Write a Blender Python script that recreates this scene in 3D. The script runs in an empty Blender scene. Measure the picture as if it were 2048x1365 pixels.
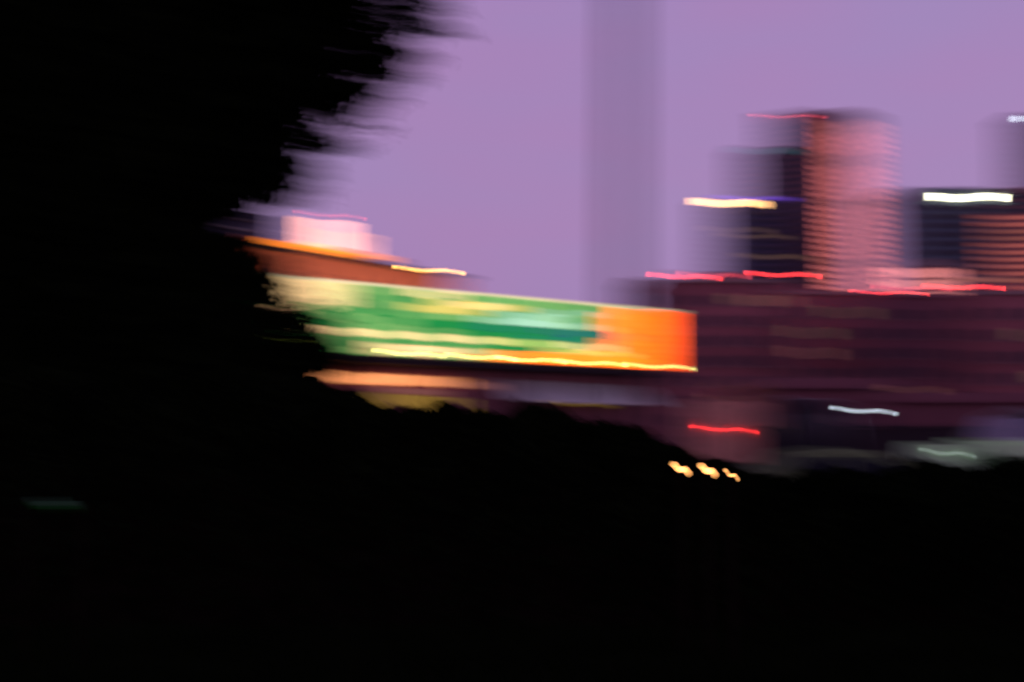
import bpy, bmesh, math, random
import numpy as np
from mathutils import Vector, Matrix, Euler

C = bpy.context.scene
random.seed(7); rng = np.random.default_rng(7)
R = math.radians

# ------------------------------------------------------------------ camera
F = 2813.0            # focal length in pixels of the 2048 px wide photograph
HZ = 890.0            # row of the horizon
EYE = 1.5
PITCH = math.atan((HZ - 682.5) / F)
cd = bpy.data.cameras.new('camera'); cam = bpy.data.objects.new('camera', cd)
C.collection.objects.link(cam); C.camera = cam
cam.location = (0, 0, EYE); cam.rotation_euler = (math.pi / 2 + PITCH, 0, 0)
cd.sensor_width = 36; cd.lens = 36 * F / 2048; cd.clip_end = 5000; cd.clip_start = 0.1
cd.dof.use_dof = True; cd.dof.focus_distance = 7.0; cd.dof.aperture_fstop = 3.4
# the photographer's own hand: the open shutter while the camera pans (the scene itself is at rest)
C.frame_set(1)
C.render.use_motion_blur = True; C.render.motion_blur_shutter = 1.0
C.render.motion_blur_position = 'CENTER'
cam.cycles.use_motion_blur = True; cam.cycles.motion_steps = 5
SHAKE = [(0.50, -77, -5.5), (0.62, -60, -4.5), (0.82, -28, 0.0), (1.0, 0, 1.0), (1.18, 27, 0.0), (1.36, 56, 2.5), (1.5, 77, 6.0)]
for fr, sx, sy in SHAKE:
    cam.delta_location = (0.45 * sx / 154, 0, 0.03 * sy / 11)
    cam.keyframe_insert('delta_location', frame=fr)
    cam.delta_rotation_euler = (sy / F, 0, sx / F)
    cam.keyframe_insert('delta_rotation_euler', frame=fr)
cam.delta_rotation_euler = (1.0 / F, 0, 0); cam.delta_location = (0, 0, 0)

def pt(x, y, D):
    """place in the world that the photograph shows at pixel (x, y), D metres ahead"""
    u, v = (x - 1024) / F, -(y - 682.5) / F
    c, s = math.cos(PITCH), math.sin(PITCH)
    d = Vector((u, c - v * s, s + v * c))
    return Vector((0, 0, EYE)) + d * (D / d.y)

# ------------------------------------------------------------------ sky
W = bpy.data.worlds.new('World'); C.world = W; W.use_nodes = True
nt = W.node_tree; nt.nodes.clear()
out = nt.nodes.new('ShaderNodeOutputWorld'); bg = nt.nodes.new('ShaderNodeBackground')
sky = nt.nodes.new('ShaderNodeTexSky'); sky.sky_type = 'NISHITA'; sky.sun_disc = False
sky.sun_elevation = R(-2.0); sky.sun_rotation = R(70); sky.dust_density = 4
tc = nt.nodes.new('ShaderNodeTexCoord'); sep = nt.nodes.new('ShaderNodeSeparateXYZ')
ramp = nt.nodes.new('ShaderNodeValToRGB')
nt.links.new(tc.outputs['Generated'], sep.inputs[0]); nt.links.new(sep.outputs['Z'], ramp.inputs[0])
e = ramp.color_ramp.elements
e[0].position = 0.0; e[0].color = (0.375, 0.215, 0.46, 1)
e[1].position = 1.0; e[1].color = (0.09, 0.07, 0.16, 1)
k = e.new(0.16); k.color = (0.385, 0.235, 0.475, 1)
k = e.new(0.34); k.color = (0.37, 0.235, 0.49, 1)
k = e.new(0.62); k.color = (0.16, 0.12, 0.25, 1)
k = nt.nodes.new('ShaderNodeMix'); k.data_type = 'RGBA'; k.blend_type = 'ADD'; k.inputs[0].default_value = 0.1
nt.links.new(ramp.outputs[0], k.inputs[6]); nt.links.new(sky.outputs[0], k.inputs[7])
vn = nt.nodes.new('ShaderNodeTexNoise'); vn.inputs['Scale'].default_value = 7; vn.inputs['Detail'].default_value = 5
vm = nt.nodes.new('ShaderNodeMapping'); vm.inputs['Scale'].default_value = (1, 1, 2.5)
nt.links.new(tc.outputs['Generated'], vm.inputs[0]); nt.links.new(vm.outputs[0], vn.inputs['Vector'])
vr = nt.nodes.new('ShaderNodeValToRGB'); vr.color_ramp.elements[0].position = .35; vr.color_ramp.elements[1].position = .65
vr.color_ramp.elements[0].color = (0.93, 0.98, 1.0, 1); vr.color_ramp.elements[1].color = (1.0, 0.93, 0.97, 1)
k2 = nt.nodes.new('ShaderNodeMix'); k2.data_type = 'RGBA'; k2.blend_type = 'MULTIPLY'; k2.inputs[0].default_value = 1
nt.links.new(vn.outputs[0], vr.inputs[0]); nt.links.new(k.outputs[2], k2.inputs[6]); nt.links.new(vr.outputs[0], k2.inputs[7])
nt.links.new(k2.outputs[2], bg.inputs[0]); bg.inputs[1].default_value = 1.0
nt.links.new(bg.outputs[0], out.inputs[0])

sl = bpy.data.lights.new('sun', 'SUN'); sl.energy = 0.12; sl.angle = R(12); sl.color = (1, 0.62, 0.6)
so = bpy.data.objects.new('sun', sl); C.collection.objects.link(so)
so.rotation_euler = (R(86), 0, R(70)); so.location = (60, 0, 80)

C.view_settings.view_transform = 'Standard'; C.view_settings.look = 'None'
C.view_settings.exposure = 0; C.view_settings.gamma = 1; C.view_settings.use_curve_mapping = False
C.cycles.use_denoising = True
C.cycles.sample_clamp_indirect = 3.0
C.cycles.max_bounces = 4; C.cycles.diffuse_bounces = 2; C.cycles.glossy_bounces = 2
C.cycles.use_adaptive_sampling = False

# ------------------------------------------------------------------ materials
def mat(name, col, rough=0.85, var=0.25, scale=0.6, spec=0.3, metal=0.0, bump=0.0, two=None):
    m = bpy.data.materials.new(name); m.use_nodes = True; t = m.node_tree
    b = t.nodes['Principled BSDF']
    b.inputs['Roughness'].default_value = rough; b.inputs['Metallic'].default_value = metal
    b.inputs['Specular IOR Level'].default_value = spec
    co = t.nodes.new('ShaderNodeTexCoord'); no = t.nodes.new('ShaderNodeTexNoise')
    no.inputs['Scale'].default_value = scale; no.inputs['Detail'].default_value = 6
    rp = t.nodes.new('ShaderNodeValToRGB'); rp.color_ramp.elements[0].position = 0.3; rp.color_ramp.elements[1].position = 0.7
    lo = [c * (1 - var) for c in col]; hi = [min(1, c * (1 + var)) for c in (two or col)]
    rp.color_ramp.elements[0].color = (*lo, 1); rp.color_ramp.elements[1].color = (*hi, 1)
    t.links.new(co.outputs['Object'], no.inputs['Vector']); t.links.new(no.outputs[0], rp.inputs[0])
    t.links.new(rp.outputs[0], b.inputs['Base Color'])
    if bump:
        bp = t.nodes.new('ShaderNodeBump'); bp.inputs['Strength'].default_value = bump
        t.links.new(no.outputs[0], bp.inputs['Height']); t.links.new(bp.outputs[0], b.inputs['Normal'])
    return m

def glow(name, col, strength=1.0, var=0.25, scale=1.5):
    m = bpy.data.materials.new(name); m.use_nodes = True; t = m.node_tree
    b = t.nodes['Principled BSDF']; b.inputs['Base Color'].default_value = (*[0.3 * c for c in col], 1)
    b.inputs['Roughness'].default_value = 0.5
    co = t.nodes.new('ShaderNodeTexCoord'); no = t.nodes.new('ShaderNodeTexNoise'); no.inputs['Scale'].default_value = scale
    mr = t.nodes.new('ShaderNodeMapRange'); mr.inputs['From Min'].default_value = 0.3; mr.inputs['From Max'].default_value = 0.7
    mr.inputs['To Min'].default_value = strength * (1 - var); mr.inputs['To Max'].default_value = strength * (1 + var)
    t.links.new(co.outputs['Object'], no.inputs['Vector']); t.links.new(no.outputs[0], mr.inputs[0])
    b.inputs['Emission Color'].default_value = (*col, 1)
    t.links.new(mr.outputs[0], b.inputs['Emission Strength'])
    m.cycles.emission_sampling = 'AUTO'
    return m

M = dict(
    asphalt=mat('asphalt', (0.03, 0.03, 0.032), 1.0, 0.3, 2.0, spec=0.03, bump=0.2),
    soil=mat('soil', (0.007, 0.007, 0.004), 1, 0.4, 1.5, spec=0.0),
    kerb=mat('kerb_stone', (0.16, 0.155, 0.15), 0.9, 0.2, 3),
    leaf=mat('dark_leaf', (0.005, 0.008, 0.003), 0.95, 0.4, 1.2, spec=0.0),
    bark=mat('bark', (0.008, 0.006, 0.004), 0.95, 0.4, 6, spec=0.0, bump=0.5),
    brick=mat('maroon_brick', (0.38, 0.115, 0.125), 0.9, 0.45, 0.10, two=(0.36, 0.125, 0.135)),
    brick_dark=mat('dark_maroon_brick', (0.26, 0.10, 0.12), 0.9, 0.3, 0.1),
    brick_olive=mat('olive_brown_render', (0.36, 0.20, 0.12), 0.9, 0.3, 0.1),
    cornice=mat('cornice_stone', (0.40, 0.24, 0.22), 0.9, 0.2, 0.5),
    glass_dark=mat('dark_window_glass', (0.03, 0.025, 0.04), 0.25, 0.2, 1, spec=0.3),
    frame=mat('dark_metal', (0.035, 0.032, 0.035), 0.5, 0.2, 3, metal=0.4),
    tower_dark=mat('tower_dark_cladding', (0.075, 0.07, 0.12), 0.6, 0.2, 0.05),
    tower_teal=mat('tower_teal_cladding', (0.10, 0.13, 0.16), 0.6, 0.2, 0.05),
    tower_red=mat('tower_red_granite', (0.30, 0.13, 0.13), 0.8, 0.2, 0.05),
    terracotta=mat('terracotta_wall', (0.60, 0.22, 0.13), 0.9, 0.2, 0.5),
    concrete=mat('pale_concrete', (0.36, 0.34, 0.36), 0.9, 0.25, 0.4),
    metal_pale=mat('pale_awning_metal', (0.80, 0.80, 0.76), 0.55, 0.2, 0.5, metal=0.2),
    mast=mat('mast_steel', (0.10, 0.06, 0.09), 0.6, 0.2, 0.4, metal=0.2),
    soffit=mat('soffit', (0.03, 0.02, 0.025), 0.9),
    car_black=mat('black_car_paint', (0.008, 0.008, 0.012), 0.4, 0.1, 1, spec=0.12),
    car_grey=mat('grey_car_paint', (0.15, 0.19, 0.08), 0.7, 0.1, 1, spec=0.1),
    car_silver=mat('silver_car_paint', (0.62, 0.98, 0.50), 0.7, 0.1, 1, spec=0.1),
    truck_red=mat('red_brown_truck_panel', (0.85, 0.40, 0.28), 0.9, 0.2, 1.5),  # warm light on the truck is put into this panel colour
    glass=mat('car_glass', (0.01, 0.01, 0.015), 0.12, 0.1, 1, spec=0.3), car_magenta=mat('magenta_car_paint', (0.22, 0.03, 0.09), 0.6, 0.1, 1),
    glass_sky=mat('sky_violet_glass', (0.22, 0.20, 0.34), 0.25, 0.1, 1, spec=0.5),  # reflection of the violet sky put into the glass colour
    rubber=mat('rubber', (0.012, 0.012, 0.012), 0.9, 0.2, 8),
    rim=mat('wheel_rim', (0.3, 0.3, 0.3), 0.4, 0.1, 4, metal=0.8),
    plate=mat('number_plate', (0.5, 0.5, 0.48), 0.6, 0.05),
    g_pink=glow('lit_floor_pink', (1.0, 0.24, 0.22), 2.4, 0.35, 0.06),
    g_amber2=glow('lit_floor_brown', (1.0, 0.28, 0.18), 0.26, 0.3, 0.05),
    g_hall=glow('hall_window', (1.0, 0.30, 0.28), 1.5, 0.2, 0.2),
    g_red=glow('lit_floor_red', (1.0, 0.26, 0.22), 1.5, 0.3, 0.05),
    g_amber=glow('lit_floor_amber', (1.0, 0.23, 0.17), 0.44, 0.3, 0.05),
    g_dim=glow('dim_window', (0.60, 0.33, 0.20), 0.26, 0.3, 0.3),
    g_dimred=glow('dim_red_window', (0.85, 0.30, 0.24), 0.24, 0.3, 0.3),
    g_redlamp=glow('red_lamp', (1.0, 0.045, 0.05), 26, 0.0),
    g_redsoft=glow('soft_red_lamp', (1.0, 0.09, 0.13), 8, 0.0),
    g_tail=glow('tail_lamp_glow', (1.0, 0.03, 0.03), 22, 0.0),
    g_warm=glow('warm_sign_glow', (1.0, 0.52, 0.20), 9.5, 0.05),
    g_white=glow('white_sign_glow', (1.0, 0.97, 0.70), 26, 0.05),
    g_cool=glow('cool_white_glow', (0.75, 0.88, 1.0), 7.5, 0.0),
    g_yellow=glow('yellow_lamp_glow', (1.0, 0.50, 0.11), 30, 0.0),
    g_lampstrip=glow('sign_lamp_glow', (1.0, 0.93, 0.26), 13, 0.0),
    g_violet=glow('violet_neon', (0.20, 0.08, 0.80), 1.2, 0.1),
    g_cyan=glow('teal_neon', (0.05, 0.20, 0.24), 0.6, 0.1),
    g_stair=glow('glowing_white_wall', (1.0, 0.42, 0.34), 3.6, 0.12, 0.4),  # lamp light on the stair tower given as the wall's own glow
    g_stair2=glow('glowing_pink_wall', (1.0, 0.42, 0.33), 2.6, 0.12, 0.4),  # same for the lift house, weaker self-glow in place of light
    g_neon=glow('orange_neon', (1.0, 0.24, 0.02), 1.9, 0.2, 0.3),
    g_shop=glow('orange_shop_window', (1.0, 0.34, 0.12), 1.15, 0.45, 0.35),
    g_shop2=glow('olive_shop_window', (0.62, 0.36, 0.05), 0.45, 0.5, 0.4),
    g_path=glow('path_lamp_glow', (1.0, 0.42, 0.12), 7, 0.0),
    g_green=glow('green_patch_glow', (0.002, 0.04, 0.005), 0.15, 0.0),
)

# ------------------------------------------------------------------ builders
class MB:
    def __init__(s): s.bm = bmesh.new()
    def box(s, lo, hi):
        x0, y0, z0 = lo; x1, y1, z1 = hi
        v = [s.bm.verts.new(p) for p in ((x0,y0,z0),(x1,y0,z0),(x1,y1,z0),(x0,y1,z0),(x0,y0,z1),(x1,y0,z1),(x1,y1,z1),(x0,y1,z1))]
        for f in ((3,2,1,0),(4,5,6,7),(0,1,5,4),(1,2,6,5),(2,3,7,6),(3,0,4,7)): s.bm.faces.new([v[i] for i in f])
        return s
    def tube(s, a, b, r0, r1=None, n=10):
        a, b = Vector(a), Vector(b); r1 = r0 if r1 is None else r1
        d = (b - a).normalized(); q = d.to_track_quat('Z', 'Y')
        ra = [s.bm.verts.new(a + q @ Vector((math.cos(2*math.pi*i/n)*r0, math.sin(2*math.pi*i/n)*r0, 0))) for i in range(n)]
        rb = [s.bm.verts.new(b + q @ Vector((math.cos(2*math.pi*i/n)*r1, math.sin(2*math.pi*i/n)*r1, 0))) for i in range(n)]
        for i in range(n): s.bm.faces.new((ra[i], ra[(i+1)%n], rb[(i+1)%n], rb[i]))
        s.bm.faces.new(ra[::-1]); s.bm.faces.new(rb)
        return s
    def ball(s, c, r, sc=(1,1,1), seg=12):
        bmesh.ops.create_uvsphere(s.bm, u_segments=seg, v_segments=seg//2+2, radius=r, matrix=Matrix.Translation(c) @ Matrix.Diagonal((*sc, 1)))
        return s
    def loft(s, rings):
        vs = [[s.bm.verts.new(p) for p in r] for r in rings]; n = len(rings[0])
        for a, b in zip(vs, vs[1:]):
            for i in range(n): s.bm.faces.new((a[i], a[(i+1)%n], b[(i+1)%n], b[i]))
        s.bm.faces.new(vs[0][::-1]); s.bm.faces.new(vs[-1])
        return s
    def bevel(s, w, seg=2):
        bmesh.ops.bevel(s.bm, geom=list(s.bm.edges), offset=w, segments=seg, affect='EDGES', clamp_overlap=True)
        return s
    def mesh(s, name, m):
        bmesh.ops.recalc_face_normals(s.bm, faces=list(s.bm.faces))
        me = bpy.data.meshes.new(name); s.bm.to_mesh(me); s.bm.free(); me.materials.append(m); return me
    def build(s, name, m, parent=None):
        return put(name, s.mesh(name, m), parent)

def put(name, me, parent=None, loc=None, rotz=None):
    o = bpy.data.objects.new(name, me); C.collection.objects.link(o)
    if parent: o.parent = parent
    if loc is not None: o.location = loc
    if rotz is not None: o.rotation_euler = (0, 0, rotz)
    return o
def tag(o, label, cat, group=None, kind=None):
    if label: o['label'] = label
    if cat: o['category'] = cat
    if group: o['group'] = group
    if kind: o['kind'] = kind
    return o
def thing(name, label, cat, loc=(0,0,0), rotz=0, group=None):
    o = bpy.data.objects.new(name, None); C.collection.objects.link(o); o.empty_display_size = 0.5
    o.location = loc; o.rotation_euler = (0, 0, rotz); return tag(o, label, cat, group)
def copy_tree(o, parent=None):
    c = o.copy(); C.collection.objects.link(c)
    if parent: c.parent = parent
    for ch in list(o.children): copy_tree(ch, c)
    return c

# ------------------------------------------------------------------ ground
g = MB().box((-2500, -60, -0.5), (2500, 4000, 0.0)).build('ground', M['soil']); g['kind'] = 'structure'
rd = MB().box((-60, 17.5, 0.004), (90, 40, 0.010)).build('road', M['asphalt']); rd['kind'] = 'structure'
kb = MB()
for i in range(75): kb.box((-60 + i*2, 40.0, 0.0), (-60 + i*2 + 1.97, 40.3, 0.13))
kb = kb.build('kerb', M['kerb']); kb['kind'] = 'structure'

# ------------------------------------------------------------------ towers
def tower(name, label, x0, x1, ytop, D, depth, wall, floors, lit=None, lit_rows=None, rot=0, side_lit=None, xe=None, loc=None):
    """rectangular tower; visible front between pixels x0..x1 with its roof at ytop"""
    a = pt(x0, ytop, D); b = pt(x1, ytop, D); w = b.x - a.x; h = a.z
    t = thing(name, label, 'tower', ((a.x + b.x) / 2, D, 0))
    MB().box((-w/2, 0.5, 0), (w/2, depth, h)).build('wall', M[wall], t)
    fh = h / floors
    wm = {}
    def band(k):
        if k not in wm: wm[k] = MB().box((-w/2 + 0.8, 0.12, 0), (w/2 - 0.8, 0.5, fh * 0.52)).mesh('window_band', M[k])
        return wm[k]
    for i in range(1, floors):
        k = lit(i) if lit else None
        put('window_band', band(k or 'glass_dark'), t, (0, 0, i * fh + fh * 0.24))
    p = MB()
    n = max(3, int(w / 6))
    for i in range(n + 1):
        x = -w/2 + w * i / n
        p.box((x - 0.35, -0.15, 0), (x + 0.35, 0.1, h))
    p.build('pier', M[wall], t)['kind'] = 'stuff'
    MB().box((-w/2 - 0.6, -0.3, h + 0.02), (w/2 + 0.6, depth + 0.4, h + 2.2)).build('parapet', M[wall], t)
    MB().box((-w*0.25, depth*0.3, h + 2.25), (w*0.2, depth*0.7, h + 5.0)).build('plant_room', M[wall], t)
    return t, w, h

# main two-faced striped tower
D = 900
cL, cM, cR = pt(1550, 222, D + 24), pt(1676, 222, D), pt(1723, 222, D + 26)
TH = cM.z
t = thing('office_tower', 'tallest tower, two faced, its right face striped pink and red by lit floors', 'tower', (cM.x, cM.y, 0))
fl, fr_ = Vector((cL.x - cM.x, cL.y - cM.y, 0)), Vector((cR.x - cM.x, cR.y - cM.y, 0))
bk = fl + fr_
core = MB(); core.loft([[Vector((0,0,z)), fr_ + Vector((0,0,z)), bk + Vector((0,0,z)), fl + Vector((0,0,z))] for z in (0, TH)])
core.build('wall', M['tower_red'], t)
NF = 50; fh = TH / NF
def facade(vec, key, name, z0=0.22, z1=0.80, t0=0.02, t1=0.98, off=0.35):
    n = Vector((vec.y, -vec.x, 0)).normalized()
    if n.y > 0: n = -n
    a = vec * t0; b = vec * t1
    q = MB(); q.loft([[a + n*0.02 + Vector((0,0,z)), b + n*0.02 + Vector((0,0,z)), b + n*off + Vector((0,0,z)), a + n*off + Vector((0,0,z))] for z in (fh*z0, fh*z1)])
    return q.mesh(name, M[key])
meR = {k: facade(fr_, k, 'window_band', z1=0.86) for k in ('g_pink', 'g_red', 'g_amber')}
meL = {k: facade(fl, k, 'window_band') for k in ('glass_dark',)}
for i in range(NF - 1):
    k = random.choices(['g_pink', 'g_red', 'g_amber'], [0.66, 0.24, 0.1])[0]
    if i >= NF - 3: k = 'g_red'
    put('window_band', meR[k], t, (0, 0, i * fh))
    put('window_band', meL['glass_dark'], t, (0, 0, i * fh))
cr = MB(); cr.loft([[Vector((0,-.4,z)), fr_*1.01 + Vector((0,-.4,z)), bk*1.01 + Vector((0,0,z)), fl*1.01 + Vector((0,-.4,z))] for z in (TH + .05, TH + 2.8)])
cr.build('parapet', M['tower_red'], t)
p = MB()
for i in range(12):
    v = fr_ * (i / 11); p.tube(v + Vector((0.2, -0.9, 0)), v + Vector((0.2, -0.9, TH)), 0.3, n=6)
p.build('pier', M['tower_red'], t)['kind'] = 'stuff'
r_ = MB().box((0, 0, 0), (5, 1.0, 0.9)).build('roof_light', M['g_redsoft'], t); r_.location = fl*0.85 + Vector((0, -2.5, TH + 0.2))

t, w, h = tower('slab_tower', 'dark slab tower with a teal lit roofline left of the striped tower', 1506, 1580, 302, 930, 30, 'tower_dark', 44)
MB().box((-w/2, -1.4, h - 2.2), (w/2, -0.4, h + 1.5)).build('roof_light', M['g_cyan'], t)
def litC(i): return {9: 'g_dim', 17: 'g_dim', 26: 'g_dim', 31: 'g_dim'}.get(i)
a = pt(1437, 404, 880)
t, w, h = tower('glass_block', 'dark block carrying a glowing amber sign and a violet roof strip', 1440, 1580, 408, 880, 30, 'tower_dark', 36)
zz = lambda px: px * 880 / F
MB().box((0, -1.6, 0), (zz(34), -0.4, zz(13))).build('roof_sign', M['g_warm'], t).location = (-w/2 + 0.5, 0, h - 1.8)
MB().box((0, -1.4, 0), (zz(62), -0.4, zz(6))).build('roof_light', M['g_violet'], t).location = (-w/2 + zz(36), 0, h + 2.4)
MB().box((-4, -0.6, 0), (5, -0.2, 3.0)).build('lit_window', M['g_dim'], t).location = (-w/2 + zz(30), 0, h - zz(58))
MB().box((-4, -0.6, 0), (8, -0.2, 2.2)).build('lit_window', M['g_dim'], t).location = (-w/2 + zz(60), 0, h - zz(70))
MB().box((-4, -0.6, 0), (9, -0.2, 2.6)).build('lit_window', M['g_dim'], t).location = (-w/2 + zz(95), 0, h - zz(112))
D = 610
t, w, h = tower('dark_tower', 'dark flat topped tower under the white corner sign, right of the striped tower', 1806, 1996, 388, D, 34, 'tower_teal', 28, lit=lambda i: {18: 'g_dimred', 12: 'g_dimred'}.get(i))
MB().box((-1.5, -1.6, 0), (1.5, -0.4, 2.8)).build('corner_sign', M['g_white'], t).location = (pt(1924, 0, D).x - t.location.x, 0, h - 3.2)
t, w, h = tower('apartment_tower', 'brown tower with amber lit floors at the right edge', 1996, 2240, 386, D + 4, 34, 'tower_red', 36, lit=lambda i: random.choice(['g_amber', 'g_amber', 'g_amber2']) if i < 33 else None)
t, w, h = tower('edge_tower', 'dusky tower topped by a white lamp beyond the right edge', 2068, 2230, 232, 820, 30, 'tower_dark', 46)
MB().box((-2, -1.6, 0), (2, -0.4, 3)).build('roof_lamp', M['g_cool'], t).location = (pt(2098, 0, 820).x - t.location.x, 0, h - 3.4)

# pink lit low hall between the towers
D = 500
a = pt(1806, 560, D); b = pt(1876, 560, D); top = pt(1806, 532, D).z; w = b.x - a.x
t = thing('lit_hall', 'low pink lit hall with a hipped roof between the towers', 'building', (a.x, D, 0))
MB().box((0, 0, 0), (w, 14, top)).build('wall', M['cornice'], t)
rf = MB(); rf.loft([[(-1, -1, top + .02), (w+1, -1, top + .02), (w+1, 15, top + .02), (-1, 15, top + .02)], [(w*.18, 5, top + 3.4), (w*.7, 5, top + 3.4), (w*.7, 9, top + 3.4), (w*.18, 9, top + 3.4)]])
rf.build('roof', M['cornice'], t)
for i in range(3):
    for j in range(3):
        MB().box((w*(j+.1)/3, -0.25, top - 4.2*(i+1)), (w*(j+.9)/3, -0.02, top - 4.2*i - 1.0)).build('window', M['g_hall'], t)

# ------------------------------------------------------------------ maroon blocks
def block(name, label, x0, x1, ytop, D, depth, wall, fhm=3.6, cw=3.4, lit={}, ped=True):
    a = pt(x0, ytop, D); b = pt(x1, ytop, D); w = b.x - a.x; h = a.z
    t = thing(name, label, 'building', (a.x, D, 0))
    MB().box((0, 0.25, 0), (w, depth, h)).build('wall', M[wall], t)
    nf = int((h - 1.0) / fhm); nc = max(2, int(w / cw)); cwid = w / nc
    ww, wh = cwid * 0.5, fhm * 0.52
    gl = {}
    def pane(k):
        if k not in gl: gl[k] = MB().box((0, 0.13, 0), (ww, 0.24, wh)).mesh('window', M[k])
        return gl[k]
    sill = MB().box((-0.1, -0.08, -0.16), (ww + 0.1, 0.24, -0.01)).mesh('sill', M['cornice'])
    pb = MB()
    for c in range(nc + 1): pb.box((c*cwid - cwid*.2 if c else 0, 0.0, 0), (min(w, c*cwid + cwid*.2), 0.24, h - 0.4))
    pb.build('pier', M[wall], t)['kind'] = 'stuff'
    for f in range(nf):
        z = h - 1.4 - (f + 1) * fhm + 0.9
        if z < 0.3: continue
        for c in range(nc):
            k = lit.get((f, c), 'glass_dark')
            wo = put('window', pane(k), t, (c * cwid + (cwid - ww) / 2, 0, z))
            put('sill', sill, wo)
    MB().box((-0.3, -0.35, h + 0.02), (w + 0.3, depth + 0.3, h + 0.7)).build('cornice', M['cornice'] if wall != 'brick_dark' else M['brick_dark'], t)
    if ped: MB().box((w*.3, depth*.35, h + .72), (w*.5, depth*.7, h + 3.0)).build('roof_hut', M[wall], t)
    return t, w, h
block('brick_block', 'maroon brick block beside the right end of the sign', 1322, 1562, 566, 250, 22, 'brick', lit={(0, 4): 'g_dim', (0, 5): 'g_dimred', (5, 3): 'g_dimred', (6, 5): 'g_dim'})
block('brick_block', 'second maroon block, below the striped tower', 1566, 1752, 590, 262, 22, 'brick', fhm=3.8, lit={(0, 3): 'g_dim', (1, 1): 'g_dim', (2, 1): 'g_dimred', (4, 2): 'g_dimred', (5, 4): 'g_dimred'})
block('dark_block', 'darkest maroon block, under the white corner sign tower', 1756, 1930, 596, 255, 22, 'brick_dark', fhm=3.5, lit={(4, 1): 'g_dimred', (6, 2): 'g_dim'})
block('right_block', 'olive brown block at the right edge below the amber tower', 1934, 2220, 590, 245, 22, 'brick', fhm=3.8, lit={(1, 3): 'g_dim', (3, 4): 'g_dim', (2, 5): 'g_dim', (5, 1): 'g_dimred', (4, 4): 'g_dimred'})
block('small_block', 'small dark block with pale cornice behind the sign end', 1290, 1320, 568, 262, 16, 'brick_dark', ped=False)

# low street-front buildings in front of them
block('shop_row', 'low dark shop row behind the parked dark van', 1520, 1760, 778, 92, 12, 'brick_dark', fhm=2.0, cw=1.6, lit={(0, 5): 'g_dimred'}, ped=False)
block('shop_row', 'low dark shop row at the right edge behind the cars', 1764, 2200, 806, 98, 12, 'brick_dark', fhm=2.6, cw=2.4, lit={(0, 3): 'g_dimred', (1, 6): 'g_dim', (1, 4): 'g_dimred'}, ped=False)

# roof beacons
def beacon(x, y, D, base_z, label, key='g_redlamp', r=0.42):
    p = pt(x, y, D)
    t = thing('roof_beacon', label, 'beacon light', (p.x, p.y, base_z), group='red beacon lights on the roofline')
    hh = p.z - base_z
    MB().tube((0,0,0), (0,0,hh - r), 0.12, 0.09, 8).build('post', M['frame'], t)
    MB().ball((0,0,hh), r).build('lamp', M[key], t)
    MB().tube((0,0,hh - r - .12), (0,0,hh - r + .02), 0.3, n=10).build('collar', M['frame'], t)
hB = pt(0, 566, 250).z + 0.7
beacon(1369, 554, 252, hB, 'leftmost red beacon on the block beside the sign')
beacon(1427, 551, 253, hB, 'second red beacon from the left, dimmer, beside the leftmost', 'g_redsoft')
beacon(1566, 550, 254, hB, 'third red beacon from the left, above the block corner')
beacon(1777, 588, 256, pt(0, 596, 255).z + 0.7, 'fourth red beacon, lowest, in front of the dark tower')
beacon(1821, 577, 257, pt(0, 596, 255).z + 0.7, 'fifth red beacon, dim, right of the lowest one', 'g_redsoft')
beacon(1927, 575, 256, pt(0, 596, 255).z + 0.7, 'rightmost red beacon, beneath the white corner sign')

# ------------------------------------------------------------------ tall mast
p0, p1 = pt(1244, 700, 150), pt(1249, -160, 150)
t = thing('tall_mast', 'single tall steel mast rising out of the top of the picture behind the sign', 'mast', (p0.x, 150, 0))
dx = (p1.x - p0.x) / (p1.z - p0.z)
MB().tube((-p0.z*dx, 0, 0), (dx*(p1.z-p0.z), 0, p1.z), 0.92, 0.88, 16).build('shaft', M['mast'], t)
MB().tube((-p0.z*dx, 0, 0.01), (-p0.z*dx, 0, 0.8), 1.5, 1.3, 16).build('base', M['concrete'], t)
for z in (12, 24, 36, 46):
    MB().tube((dx*(z-p0.z), 0, z), (dx*(z-p0.z), 0, z + .25), 0.92, n=16).build('flange', M['mast'], t)

# ------------------------------------------------------------------ the long lit sign building
SL, SR = pt(430, 700, 90.0), pt(1324, 738, 117.0)      # sign runs from left/near to right/far
A0 = Vector((SL.x, SL.y, 0)); ax = (Vector((SR.x, SR.y, 0)) - A0); LEN = ax.length
ang = math.atan2(ax.y, ax.x)
zb, zt = 7.72, 12.62
def s_at(px):   # distance along the facade that is seen at column px
    k = (px - 1024) / F
    # A0.x + s*cx = k*(A0.y + s*sy)
    return (k * A0.y - A0.x) / (math.cos(ang) - k * math.sin(ang))
t = thing('market_building', 'low building with orange lit shopfronts beneath the green and orange sign', 'building', A0, ang)
MB().box((0, 1.2, 0), (LEN - 0.3, 14, zb - 0.6)).build('wall', M['brick_dark'], t)
MB().box((-0.3, -0.9, zb - 0.58), (LEN + 0.1, 14.3, zb - 0.22)).build('roof_slab', M['soffit'], t)
for i, (xa, xb, z0, z1, k) in enumerate([(690, 760, 5.75, 6.55, 'g_shop'), (766, 842, 5.75, 6.5, 'g_shop'), (848, 925, 5.8, 6.5, 'g_shop'), (931, 985, 5.7, 6.2, 'g_dimred'),
                                      (780, 860, 4.0, 5.1, 'g_shop2'), (866, 925, 4.1, 5.0, 'g_shop2'), (800, 885, 5.15, 5.55, 'g_dimred'), (1150, 1200, 4.6, 5.0, 'g_shop2')]):
    MB().box((s_at(xa), 1.0, z0), (s_at(xb), 1.18, z1)).build('shop_window', M[k], t)
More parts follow.
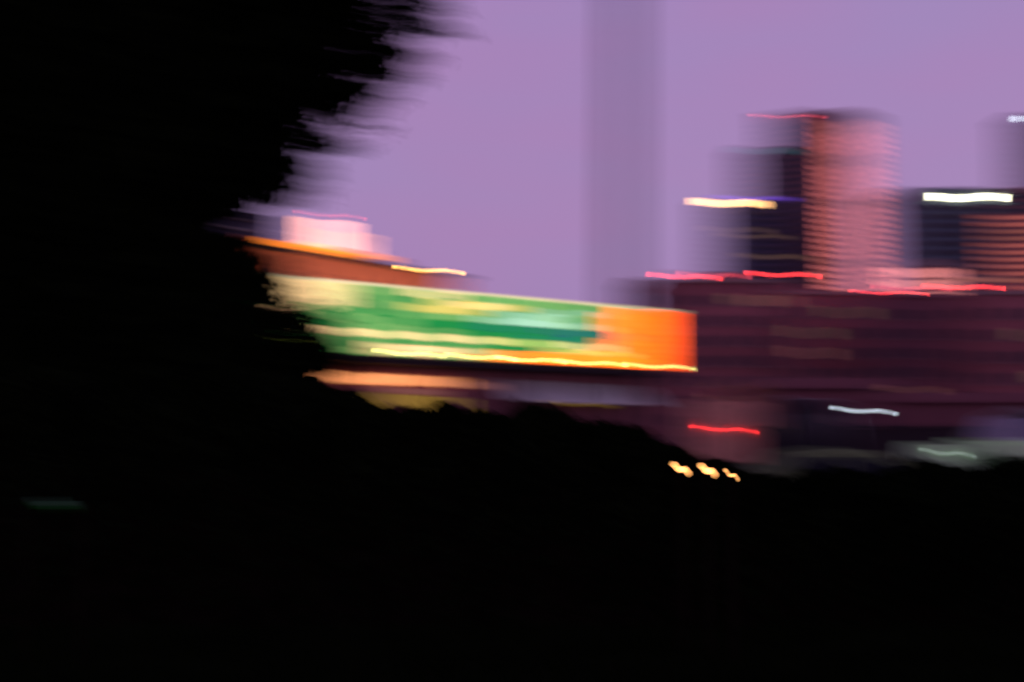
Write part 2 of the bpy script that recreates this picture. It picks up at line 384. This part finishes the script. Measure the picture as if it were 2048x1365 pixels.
for i in range(6):
    xa = 1030 + i * 44
    q = MB(); a_, b_ = s_at(xa), s_at(xa + 40)
    q.loft([[(a_, 1.15, 6.5 - .02*i), (b_, 1.15, 6.5 - .02*i), (b_, 1.15, 6.3), (a_, 1.15, 6.3)], [(a_, -0.6, 4.9), (b_, -0.6, 4.9), (b_, -0.6, 4.75), (a_, -0.6, 4.75)]])
    q.build('awning', M['metal_pale'], t)
for px in (640, 760, 880, 1000, 1120, 1240, 1330):
    MB().box((s_at(px), -0.7, 0), (s_at(px) + .35, -0.35, zb - .6)).build('column', M['frame'], t)

b = thing('lit_sign', 'long glowing sign of green, cream and orange lit panels with lamps along its foot', 'sign', A0 + Vector((0,0,zb)), ang)
H = zt - zb
MB().box((-0.2, 0.25, 0.0), (LEN, 0.8, H)).build('backing', M['frame'], b)
MB().box((-0.2, -0.12, H + 0.01), (LEN + .12, 0.85, H + 0.17)).build('top_trim', glow('cream_trim', (0.85, 0.70, 0.42), 0.95, .2, .4), b)
MB().box((-0.2, -0.12, -0.34), (LEN + .12, 0.85, -0.03)).build('bottom_trim', M['soffit'], b)
MB().box((LEN + .01, -0.12, -0.02), (LEN + .12, 0.85, H)).build('end_trim', M['frame'], b)
PC = dict(Z=glow('bright_orange_panel', (1.0, 0.085, 0.0), 5.0, .12, .5), 
    G=glow('green_panel', (0.002, 0.27, 0.05), 1.0, .2, .6), g=glow('dark_green_panel', (0.003, 0.16, 0.035), 1.0, .3, .6),
    c=glow('cream_panel', (1.0, 0.66, 0.30), 1.5, .15, .8), y=glow('yellow_panel', (1.0, 0.68, 0.14), 1.15, .2, .8),
    p=glow('pale_green_panel', (0.26, 0.54, 0.15), 0.95, .35, .7), t=glow('teal_panel', (0.004, 0.17, 0.16), 1.0, .2, .6),
    b=glow('blue_panel', (0.03, 0.12, 0.22), .9, .2, .6), w=glow('mint_panel', (0.45, 0.80, 0.55), 1.0, .2, .8),
    o=glow('orange_panel', (1.0, 0.12, 0.002), 2.2, .12, .5), O=glow('pale_orange_panel', (1.0, 0.16, 0.006), 2.6, .15, .7),
    k=glow('peach_panel', (1.0, 0.55, 0.28), 1.1, .2, .8), l=glow('lime_panel', (0.6, 0.75, 0.10), 1.0, .2, .8))
cols = [430, 500, 560, 600, 640, 680, 720, 760, 800, 845, 890, 935, 980, 1025, 1070, 1115, 1160, 1200, 1232, 1262, 1292, 1324]
palette = [PC['G'], PC['g'], PC['c'], PC['y'], PC['p'], PC['t'], PC['b'], PC['w'], PC['o'], PC['O'], PC['k'], PC['l'], PC['Z']]
rows = [  # from the top: height share, then one palette number per column
    (0.11, [4, 4, 2, 2, 2, 4, 0, 4, 4, 2, 4, 0, 4, 4, 0, 4, 4, 0, 1, 12, 12]),
    (0.10, [2, 2, 2, 2, 2, 4, 0, 0, 4, 0, 3, 2, 3, 4, 0, 7, 4, 0, 8, 12, 12]),
    (0.11, [2, 2, 2, 2, 2, 0, 4, 0, 4, 3, 3, 4, 0, 7, 7, 4, 0, 0, 8, 12, 12]),
    (0.10, [0, 0, 2, 2, 0, 0, 4, 0, 0, 4, 4, 0, 7, 7, 7, 7, 4, 1, 8, 12, 12]),
    (0.12, [6, 4, 10, 11, 0, 4, 0, 4, 0, 0, 0, 0, 5, 0, 0, 6, 5, 0, 1, 12, 12]),
    (0.09, [6, 6, 4, 2, 4, 0, 4, 4, 0, 4, 0, 0, 0, 0, 5, 0, 5, 0, 8, 12, 12]),
    (0.11, [1, 6, 1, 4, 2, 2, 4, 2, 4, 2, 4, 2, 4, 11, 4, 4, 2, 1, 8, 12, 12]),
    (0.08, [1, 1, 0, 4, 0, 4, 0, 4, 0, 0, 4, 0, 0, 0, 0, 3, 11, 3, 8, 12, 12]),
    (0.09, [1, 1, 11, 11, 4, 4, 0, 2, 2, 10, 2, 4, 0, 9, 9, 9, 9, 9, 9, 12, 12]),
    (0.09, [1, 1, 1, 0, 4, 0, 4, 10, 4, 10, 4, 0, 9, 8, 8, 9, 9, 8, 8, 12, 12]),
]
top_ = H
for hh, numbers in rows:
    z1 = top_ - 0.02; top_ -= hh * H; z0 = top_ + 0.02
    for i, number in enumerate(numbers):
        MB().box((s_at(cols[i]) + .03, -0.02 - 0.03*random.random(), z0), (s_at(cols[i+1]) - .03, 0.23, z1)).build('panel', palette[number], b)
# empty ledge below the panels where the lamps stand
MB().box((-0.2, -1.0, -0.30), (LEN, -0.14, -0.24)).build('catwalk', M['frame'], b)
for i, px in enumerate((690, 807, 905, 952, 1052, 1172, 1308)):
    lb = thing('sign_lamp', ['sign foot lamp farthest left, half hidden by the tree', 'sign foot lamp second from the left', 'sign foot lamp just left of the middle', 'sign foot lamp in the middle of the row', 'sign foot lamp right of the middle', 'sign foot lamp below the start of the orange panels', 'sign foot lamp farthest right under the orange panels'][i],
               'lamp', group='lamps along the foot of the sign')
    s = s_at(px); w3 = A0 + Vector((math.cos(ang)*s, math.sin(ang)*s, zb))
    lb.location = w3 + Vector((math.sin(ang)*0.62, -math.cos(ang)*0.62, -0.24)); lb.rotation_euler = (0,0,ang)
    MB().tube((0,0,0), (0,0,.34), .05, n=8).build('bracket', M['frame'], lb)
    MB().box((-.20, -.12, .34), (.20, .12, .58)).build('lens', M['g_lampstrip'] if i not in (0, 2) else PC['l'], lb)
    MB().box((-.24, -.15, .585), (.24, .15, .64)).build('hood', M['frame'], lb)

# ------------------------------------------------------------------ terracotta hall behind the sign
h0, h1 = pt(400, 500, 122), pt(912, 545, 152)
B0 = Vector((h0.x, h0.y, 0)); bx = Vector((h1.x, h1.y, 0)) - B0; BL = bx.length; ba = math.atan2(bx.y, bx.x)
def sb(px, d=0.0):   # distance along the hall that is seen at column px, d metres behind its front
    k = (px - 1024) / F; c_, s_ = math.cos(ba), math.sin(ba)
    return (k * (B0.y + d * c_) - B0.x + d * s_) / (c_ - k * s_)
ZT = 19.6
t = thing('terracotta_hall', 'terracotta walled hall behind the sign with an orange neon cornice', 'building', B0, ba)
MB().box((0, 0.3, 0), (BL, 22, ZT)).build('wall', M['terracotta'], t)
MB().box((-.2, -.3, ZT + .01), (BL + .2, 22.2, ZT + .35)).build('roof_edge', M['frame'], t)
for i in range(13):
    xx = BL * (i + .5) / 13
    for z in (16.4, 12.9):
        wo = MB().box((xx - .5, 0.1, z), (xx + .5, .28, z + 1.5)).build('window', M['glass_dark'], t)
        MB().box((xx - .6, 0.0, z - .14), (xx + .6, .29, z - .01)).build('sill', M['terracotta'], wo)
for i in range(14):
    MB().box((BL*i/14 - .12 + .15, 0.02, 0), (BL*i/14 + .12 + .15, .28, ZT - .05)).build('pilaster', M['terracotta'], t)
MB().box((sb(520, 3), 3, ZT + .37), (sb(775, 3), 16, ZT + 1.6)).build('penthouse', M['terracotta'], t)
MB().box((sb(562, 2.7), 2.7, ZT + .39), (sb(752, 2.7), 2.98, ZT + 1.58)).build('neon_cornice', M['g_neon'], t)
MB().box((sb(430, 5), 5, ZT + 1.62), (sb(575, 5), 14, ZT + 4.3)).build('roof_block', M['tower_dark'], t)
for z in (2.4, 3.4): MB().box((sb(440, 5), 4.8, ZT + z), (sb(560, 5), 4.98, ZT + z + .2)).build('louvre', M['concrete'], t)
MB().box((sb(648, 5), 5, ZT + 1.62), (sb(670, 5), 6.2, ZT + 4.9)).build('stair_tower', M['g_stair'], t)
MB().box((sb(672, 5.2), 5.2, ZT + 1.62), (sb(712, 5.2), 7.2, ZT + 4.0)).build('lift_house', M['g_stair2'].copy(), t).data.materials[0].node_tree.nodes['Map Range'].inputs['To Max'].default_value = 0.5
bt = thing('roof_beacon', 'faint red beacon on top of the glowing white stair tower', 'beacon light', B0 + Vector((math.cos(ba)*sb(656,5.6) - math.sin(ba)*5.6, math.sin(ba)*sb(656,5.6) + math.cos(ba)*5.6, ZT + 4.91)), ba, group='red beacon lights on the roofline')
MB().tube((0,0,0), (0,0,.45), .05, n=8).build('post', M['frame'], bt); MB().ball((0,0,.6), .17).build('lamp', M['g_redsoft'], bt)
# floodlamps behind the sign wash the wall
for i in range(7):
    s = BL * (i + 0.5) / 7
    ld = bpy.data.lights.new('floodlight', 'AREA'); ld.energy = 420; ld.color = (1, 0.5, 0.25); ld.size = 1.2
    lo = bpy.data.objects.new('floodlight', ld); C.collection.objects.link(lo); lo.parent = t
    lo.location = (s, -2.4, 13.0); lo.rotation_euler = (R(115), 0, 0)
# bright lamp on a mast over the hall
p = pt(858, 541, 116)
t = thing('street_lamp', 'bright yellow floodlamp on a pole above the sign', 'lamp', (p.x, p.y, 0))
MB().tube((0, .5, 0), (0, .5, p.z + .1), .12, .08, 10).build('pole', M['frame'], t)
MB().tube((0, .5, p.z + .1), (0, -.1, p.z + .28), .05, n=8).build('arm', M['frame'], t)
MB().ball((0, -.05, p.z), .2, (1, 1, .8)).build('lamp', M['g_yellow'], t)
MB().tube((0, -.05, p.z + .14), (0, -.05, p.z + .30), .25, .08, 12).build('hood', M['frame'], t)

# ------------------------------------------------------------------ vehicles
def wheel(parent, x, y, r=.33, w=.22):
    o = MB().tube((x - w/2, y, r), (x + w/2, y, r), r, n=20).build('wheel', M['rubber'], parent)
    MB().tube((x - w/2 - .01, y, r), (x + w/2 + .01, y, r), r*.62, n=16).build('rim', M['rim'], o)
def car_body(L, Wd, prof, paint, parent):
    """prof: stations (y, z_low, z_belt, z_roof, half width of roof) from rear (y=0) to front"""
    rings = []
    for (y, zl, zbelt, zr, hr) in prof:
        hw = Wd / 2
        rings.append([(-hw*.94, y, zl), (-hw, y, zl + .15), (-hw, y, zbelt), (-hr - .02, y, zr - .08), (-hr*.8, y, zr), (hr*.8, y, zr), (hr + .02, y, zr - .08), (hw, y, zbelt), (hw, y, zl + .15), (hw*.94, y, zl)])
    o = MB().loft(rings).build('body', paint, parent)
    m = o.modifiers.new('round', 'BEVEL'); m.width = .05; m.segments = 3; m.limit_method = 'ANGLE'
    for f in o.data.polygons: f.use_smooth = True
    return o
def van(label, x, D, rotz, paint, h=2.35, wd=1.95):
    p = pt(x, 900, D)
    t = thing('parked_van', label, 'van', (p.x, D, 0.01), rotz, group='vehicles beyond the hedge')
    r = wd/2
    car_body(4.8, wd, [(0, .35, 1.5, 1.9, r*.95), (.06, .28, 1.6, h - .30, r*.78), (.35, .26, h*.68, h - .06, r*.72), (1.6, .26, h*.68, h, r*.70), (2.9, .26, h*.66, h - .14, r*.70), (3.7, .28, 1.2, 1.5, r*.85), (4.7, .35, .9, 1.0, r*.8)], paint, t)
    MB().box((-r*.66, -.03, 1.33), (r*.66, .03, h - .5)).bevel(.02).build('rear_window', M['glass'], t)
    for s in (-1, 1):
        for y0, y1 in ((.5, 1.5), (1.6, 2.6)):
            q = MB(); x0, x1 = s*(r + .012), s*(r*.78 + .035)
            q.loft([[(x0, y0, h*.69), (x0, y1, h*.69), (x0 - s*.03, y1, h*.69), (x0 - s*.03, y0, h*.69)], [(x1, y0, h - .22), (x1, y1, h - .22), (x1 - s*.03, y1, h - .22), (x1 - s*.03, y0, h - .22)]])
            q.build('side_window', M['glass_sky'], t)
        MB().box((s*r*.93 - .08, -.05, .8), (s*r*.93 + .08, .02, 1.25)).bevel(.02).build('tail_lamp', mat_tail, t)
        for y in (.8, 3.8): wheel(t, s*(r - .12), y)
    MB().box((-r*.98, -.12, .35), (r*.98, .0, .62)).bevel(.04).build('bumper', M['frame'], t)
    MB().box((-.26, -.07, .72), (.26, -.03, .86)).build('number_plate', M['plate'], t)
    return t
mat_tail = mat('unlit_tail_lamp', (0.10, 0.01, 0.01), .3)
v = van('dark van seen from behind with a painted white glint on its right roof edge', 1612, 40, R(-14), M['car_black'], 2.86, 2.05)
bpy.context.view_layer.update()
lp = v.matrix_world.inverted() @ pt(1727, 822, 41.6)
MB().ball(lp, .07, (1.2, .8, .9)).build('roof_glint', M['g_cool'], v)  # highlight on the roof edge, put in as a small glowing ball
MB().box((lp.x - .45, lp.y - .05, lp.z - .14), (lp.x + .02, lp.y + .05, lp.z - .08)).build('glint_bracket', M['frame'], v)  # added mount that carries the glint
van('dark van half cut off by the right edge of the picture', 2170, 30, R(6), M['car_black'], 2.3, 2.0)
a_, b_ = pt(1500, 858, 46), pt(2500, 858, 46)
bw = thing('boundary_wall', 'low black boundary wall behind the vehicles at right', 'wall', (a_.x, 46, 0))
MB().box((0, 0, 0), (b_.x - a_.x, .3, a_.z)).build('wall', M['soffit'], bw)
MB().box((-.1, -.06, a_.z + .01), (b_.x - a_.x + .1, .36, a_.z + .1)).build('coping', M['soffit'], bw)

def sedan(label, x, D, rotz, paint, h=1.43, wd=1.78):
    p = pt(x, 900, D)
    t = thing('parked_car', label, 'car', (p.x, D, 0.01), rotz, group='vehicles beyond the hedge')
    r = wd/2
    car_body(4.5, wd, [(0, .38, .82, .98, r*.9), (.12, .3, .9, 1.02, r*.86), (.75, .26, .93, 1.08, r*.82), (1.35, .24, .95, h - .03, r*.68), (2.1, .24, .95, h, r*.68), (2.8, .24, .94, h - .07, r*.68), (3.45, .25, .88, .98, r*.84), (4.3, .3, .72, .82, r*.8), (4.5, .36, .62, .7, r*.75)], paint, t)
    for s in (-1, 1):
        for y0, y1, t0, t1 in ((1.0, 1.95, 1.35, 1.93), (2.02, 3.0, 2.04, 2.72)):
            q = MB(); x0, x1 = s*(r + .01), s*(r*.74 + .035)
            q.loft([[(x0, y0, .96), (x0, y1, .96), (x0 - s*.03, y1, .96), (x0 - s*.03, y0, .96)], [(x1, t0, h - .14), (x1, t1, h - .14), (x1 - s*.03, t1, h - .14), (x1 - s*.03, t0, h - .14)]])
            q.build('side_window', M['glass'], t)
        for y in (.85, 3.6): wheel(t, s*(r - .1), y)
        MB().box((s*r*.75 - .16, -.03, .66), (s*r*.75 + .16, .05, .8)).bevel(.02).build('tail_lamp', mat_tail, t)
        MB().box((s*r*.75 - .16, 4.4, .56), (s*r*.75 + .16, 4.53, .68)).bevel(.02).build('headlight', M['glass'], t)
        MB().box((s*(r + .02) - .08, 2.85, .93), (s*(r + .02) + .08, 3.0, 1.06)).bevel(.02).build('mirror', paint, t)
    q = MB(); q.loft([[(-r*.7, .72, 1.09), (r*.7, .72, 1.09), (r*.7, .78, 1.09), (-r*.7, .78, 1.09)], [(-r*.6, 1.27, h - .05), (r*.6, 1.27, h - .05), (r*.6, 1.33, h - .05), (-r*.6, 1.33, h - .05)]])
    q.build('rear_window', M['glass'], t)
    MB().box((-.26, -.05, .5), (.26, -.01, .62)).build('number_plate', M['plate'], t)
    return t
sedan('dark grey car side on behind the hedge, in front of the dark van', 1905, 24, R(84), M['car_grey'])
p = pt(1985, 900, 22)
t = thing('cargo_trailer', 'pale mint cargo trailer at the right edge with a pale tool box on its drawbar', 'trailer', (p.x, 22, 0.01), R(4), group='vehicles beyond the hedge')
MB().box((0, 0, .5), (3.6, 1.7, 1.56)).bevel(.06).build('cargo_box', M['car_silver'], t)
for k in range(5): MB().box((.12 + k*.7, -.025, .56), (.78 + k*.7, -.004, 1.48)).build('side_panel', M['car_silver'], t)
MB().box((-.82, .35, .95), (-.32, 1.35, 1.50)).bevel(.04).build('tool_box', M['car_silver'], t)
MB().box((-.80, .5, .52), (-.34, 1.2, .94)).build('tool_box_stand', M['frame'], t)
MB().box((-1.5, .78, .4), (0, .92, .5)).build('drawbar', M['frame'], t)
MB().tube((-1.4, .85, 0), (-1.4, .85, .4), .04, n=8).build('jack_leg', M['frame'], t)
for x in (1.5, 2.3):
    for y in (.1, 1.6):
        wo = MB().tube((x, y - .11, .32), (x, y + .11, .32), .32, n=20).build('wheel', M['rubber'], t)
        MB().tube((x, y - .12, .32), (x, y + .12, .32), .19, n=16).build('rim', M['rim'], wo)
MB().ball((-.60, .32, 1.36), .035, (1, 1, .8)).build('side_lamp', glow('side_lamp_glow', (0.8, 1.0, 0.9), 2.0, 0), t)
sedan('dark magenta car between the grey car and the pale mint trailer', 2270, 29, R(86), M['car_magenta'], 1.45)

# box truck with its red lamp
p = pt(1460, 900, 60)
t = thing('box_truck', 'reddish box truck with one glowing red lamp left of the dark van', 'truck', (p.x, 60, 0), R(-3), group='vehicles beyond the hedge')
MB().box((-1.02, 0, .75), (1.02, 4.6, 3.35)).bevel(.05).build('cargo_box', M['truck_red'], t)
MB().box((-.98, -.04, .8), (-.02, -.005, 3.2)).build('rear_door', M['truck_red'], t)
MB().box((.02, -.04, .8), (.98, -.005, 3.2)).build('rear_door', M['truck_red'], t)
MB().box((-.95, 4.65, .5), (.95, 6.3, 2.2)).bevel(.12).build('cab', M['truck_red'], t)
MB().box((-.9, .3, .5), (.9, 4.6, .72)).build('chassis', M['frame'], t)
MB().box((-1.0, -.1, .45), (1.0, .02, .62)).build('bumper', M['frame'], t)
lp = pt(1449, 859, 59.8)
MB().ball((lp.x - p.x, -.12, lp.z), .07, (1.4, .6, .7)).build('brake_lamp', M['g_tail'], t)
for s in (-1, 1):
    for y in (1.1, 5.4): wheel(t, s*.85, y, .42, .26)

# small lamps
def path_lamp(x, y, D, label, key='g_path', r=.035, nm='path_lamp'):
    p = pt(x, y, D)
    t = thing(nm, label, 'lamp', (p.x, p.y, 0), group='small lamps low beside the hedge' if key == 'g_path' else None)
    MB().tube((0,0,0), (0,0,p.z - r), .025, .02, 8).build('post', M['bark'], t)
    MB().ball((0,0,p.z), r, (1.3, 1, .9)).build('lamp', M[key], t)
    MB().tube((0,0,p.z + r*.8), (0,0,p.z + r*1.6), r*1.8, r*.4, 10).build('cap', M['bark'], t)
path_lamp(1362, 938, 10.2, 'leftmost and largest of three small orange lamps low on the right', r=.026)
path_lamp(1416, 941, 9.9, 'middle one of three small orange lamps low on the right', r=.026)
path_lamp(1463, 950, 9.7, 'rightmost and lowest of three small orange lamps low on the right', r=.014)
p = pt(110, 1010, 9.5)
t = thing('green_glow', 'added dim green glow alone in the dark at lower left', 'lamp', (p.x, p.y, 0))
MB().tube((-.17, 0, p.z), (.17, 0, p.z), .028, n=10).build('tube', M['g_green'], t)  # made-up glowing tube standing in for faintly lit green foliage
for s in (-1, 1): MB().tube((s*.185, 0, 0), (s*.185, 0, p.z + .03), .014, n=8).build('post', M['bark'], t)

# ------------------------------------------------------------------ foliage
def leaf_mesh(name, P, size, m):
    n = len(P); a = rng.normal(size=(n,3)); a /= np.linalg.norm(a,axis=1)[:,None]
    b = rng.normal(size=(n,3)); b -= (a*b).sum(1)[:,None]*a; b /= np.linalg.norm(b,axis=1)[:,None]
    s = (size * rng.uniform(.6, 1.4, n))[:,None]
    V = np.stack([P - a*s, P + b*s*.42, P + a*s, P - b*s*.42], 1).reshape(-1,3)
    me = bpy.data.meshes.new(name); me.vertices.add(n*4); me.vertices.foreach_set('co', V.astype('f').ravel())
    me.loops.add(n*4); me.loops.foreach_set('vertex_index', np.arange(n*4, dtype='i'))
    me.polygons.add(n); me.polygons.foreach_set('loop_start', np.arange(0, n*4, 4, dtype='i'))
    try: me.polygons.foreach_set('loop_total', np.full(n, 4, dtype='i'))
    except Exception: pass
    me.update(calc_edges=True); me.materials.append(m); return me

TD = 45.0; K = TD / 14.0
# dense edge of the crown: rows (photo) against columns
EY = np.array([-520,-380,-200,0,60,76,98,104,150,176,182,198,206,236,248,258,300,312,350,400,436,480,492,540,600,640,700,740,800,860])
EX = np.array([ 300, 740, 840,835,825,735,735,770,750,715,680,675,700,670,630,645,600,560,560,500,410,400,480,530,560,605,650,650,610,540])
def zrow(y): return pt(1024, y, TD).z
rowz = np.array([zrow(y) for y in EY]); colx = np.array([pt(x, 500, TD).x for x in EX])
o_ = np.argsort(rowz); rowz, colx = rowz[o_], colx[o_]
tx = pt(150, 900, TD).x
zf = np.linspace(rowz[0], rowz[-1], 150)
cf = np.interp(zf, rowz, colx) + np.where(rng.random(150) < .5, 1, .4) * rng.normal(0, .055 * K, 150)
rowz, colx = zf, cf
def crown_pts(n, spread=0.0):
    z = rng.uniform(rowz[0], rowz[-1], n); yy = rng.uniform(-1, 1, n)
    ex = np.interp(z, rowz, colx) + spread
    cx = tx; half = ex - cx
    lim = half * np.sqrt(np.clip(1 - (yy*.75)**2, 0, 1))
    x = cx + lim * rng.uniform(-1, 1, n)
    return np.stack([x, TD + yy*6.0, z], 1)
P = [crown_pts(125000)]
# clumps reaching past the dense edge on thin twigs
twigs = []
for i in range(150):
    y = rng.uniform(-150, 790); z = zrow(y)
    ex = np.interp(z, rowz, colx); r = K * abs(rng.normal(0, .15)) * (1.0 if y < 420 else .45)
    c = np.array([ex + r, TD + rng.uniform(-1.5, 1.5), z + rng.normal(0, .05)])
    n = int(rng.uniform(25, 90)); P.append(c + rng.normal(size=(n,3)) * np.array([.09, .1, .035]) * K)
    twigs.append((c, rng.uniform(.9, 1.8)))
P = np.concatenate(P)
base = pt(150, 900, TD)
t = thing('broadleaf_tree', 'large black silhouetted tree filling the left side of the picture', 'tree', (tx, TD, 0))
for gx_, gy_, gr_ in ((547, 82, .40), (557, 148, .44), (515, 243, .46)):   # small gaps in the crown
    c_ = pt(gx_, gy_, TD); P = P[((P[:, 0] - c_.x)**2 + (P[:, 2] - c_.z)**2) > gr_**2]
P[:, 0] -= tx; P[:, 1] -= TD
big = (P[:, 0] + tx) < np.interp(P[:, 2], rowz, colx) - .55 * K
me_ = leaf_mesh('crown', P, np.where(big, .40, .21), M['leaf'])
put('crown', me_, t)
tr = MB().tube((0,0,-.1), (.3,0,3.2), .62, .46, 14).tube((.3,0,3.2), (.1,.3,8.5), .46, .33, 14).tube((.1,.3,8.5), (-.5,0,15), .33, .12, 12)
tr.build('trunk', M['bark'], t)
for i in range(18):
    z0 = rng.uniform(4.0, 13); aa = rng.uniform(0, 6.28); ln = rng.uniform(3.0, 6.5)
    e1 = Vector((math.cos(aa)*ln*.6, math.sin(aa)*ln*.5, z0 + ln*.35)); e2 = Vector((math.cos(aa+.3)*ln, math.sin(aa+.3)*ln*.8, z0 + ln*.7))
    MB().tube((0,0,z0), e1, .20, .12, 8).tube(e1, e2, .12, .04, 8).build('limb', M['bark'], t)
tw = MB()
for c, ln in twigs:
    a_ = Vector((c[0] - tx, c[1] - TD, c[2])); tw.tube(a_ - Vector((ln, 0, ln*.25)), a_ + Vector((.15, 0, -.02)), .028, .010, 5)
tw.build('twigs', M['bark'], t)['kind'] = 'stuff'

# hedge bank
HD = 13.0
HX = np.array([pt(x, 900, HD).x for x in (-400, 600, 700, 800, 1100, 1200, 1300, 1370, 1420, 1470, 1600, 1800, 2048, 2400)])
HZt = np.array([pt(1024, y, HD).z for y in (745, 752, 792, 815, 820, 842, 874, 896, 925, 948, 950, 938, 925, 925)])
def hedge(name, label, x0, x1, n, nsub):
    xs = rng.uniform(x0, x1, n); yy = rng.uniform(-1, 1, n)
    top = np.interp(xs, HX, HZt) + .04*np.sin(xs*7.1) + .03*np.sin(xs*17)
    prof = top * np.sqrt(np.clip(1 - np.abs(yy)**3, 0, 1))
    z = prof * np.where(rng.random(n) < .75, rng.uniform(.86, 1.0, n), rng.uniform(0, 1, n))
    Y = HD + yy * 1.5
    cx = (x0 + x1) / 2
    t = thing(name, label, 'hedge', (cx, HD, 0))
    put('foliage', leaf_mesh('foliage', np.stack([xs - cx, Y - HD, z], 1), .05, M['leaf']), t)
    rings = []
    for i in range(nsub + 1):
        x = x0 + (x1 - x0) * i / nsub; h_ = float(np.interp(x, HX, HZt)) - .1
        rings.append([(x - cx, -1.3, 0), (x - cx, -1.15, h_*.6), (x - cx, -.6, h_*.94), (x - cx, 0, h_), (x - cx, .6, h_*.94), (x - cx, 1.15, h_*.6), (x - cx, 1.3, 0)])
    MB().loft(rings).build('inner_branches', M['bark'], t)
xs_ = pt(1300, 900, HD).x
hedge('hedge', 'tall black hedge below the sign, sloping down to the right', pt(-420, 900, HD).x, xs_ - .02, 60000, 60)
hedge('hedge', 'low black hedge in front of the cars at right', xs_ + .02, pt(3300, 900, HD).x, 56000, 70)

# grass in the near dark
n = 60000
gx = rng.uniform(-6, 6, n); gy = rng.uniform(4, 11.4, n); hgt = rng.uniform(.05, .13, n)
dxn = rng.normal(0, .03, n); dyn = rng.normal(0, .03, n); wv = .006
V = np.stack([np.stack([gx - wv, gy, 0*gx], 1), np.stack([gx + wv, gy, 0*gx], 1), np.stack([gx + dxn, gy + dyn, hgt], 1)], 1).reshape(-1, 3)
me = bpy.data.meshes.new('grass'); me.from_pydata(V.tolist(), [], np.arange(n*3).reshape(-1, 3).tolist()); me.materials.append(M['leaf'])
gr = put('grass', me); tag(gr, 'near black rough grass in the foreground', 'grass', kind='stuff')
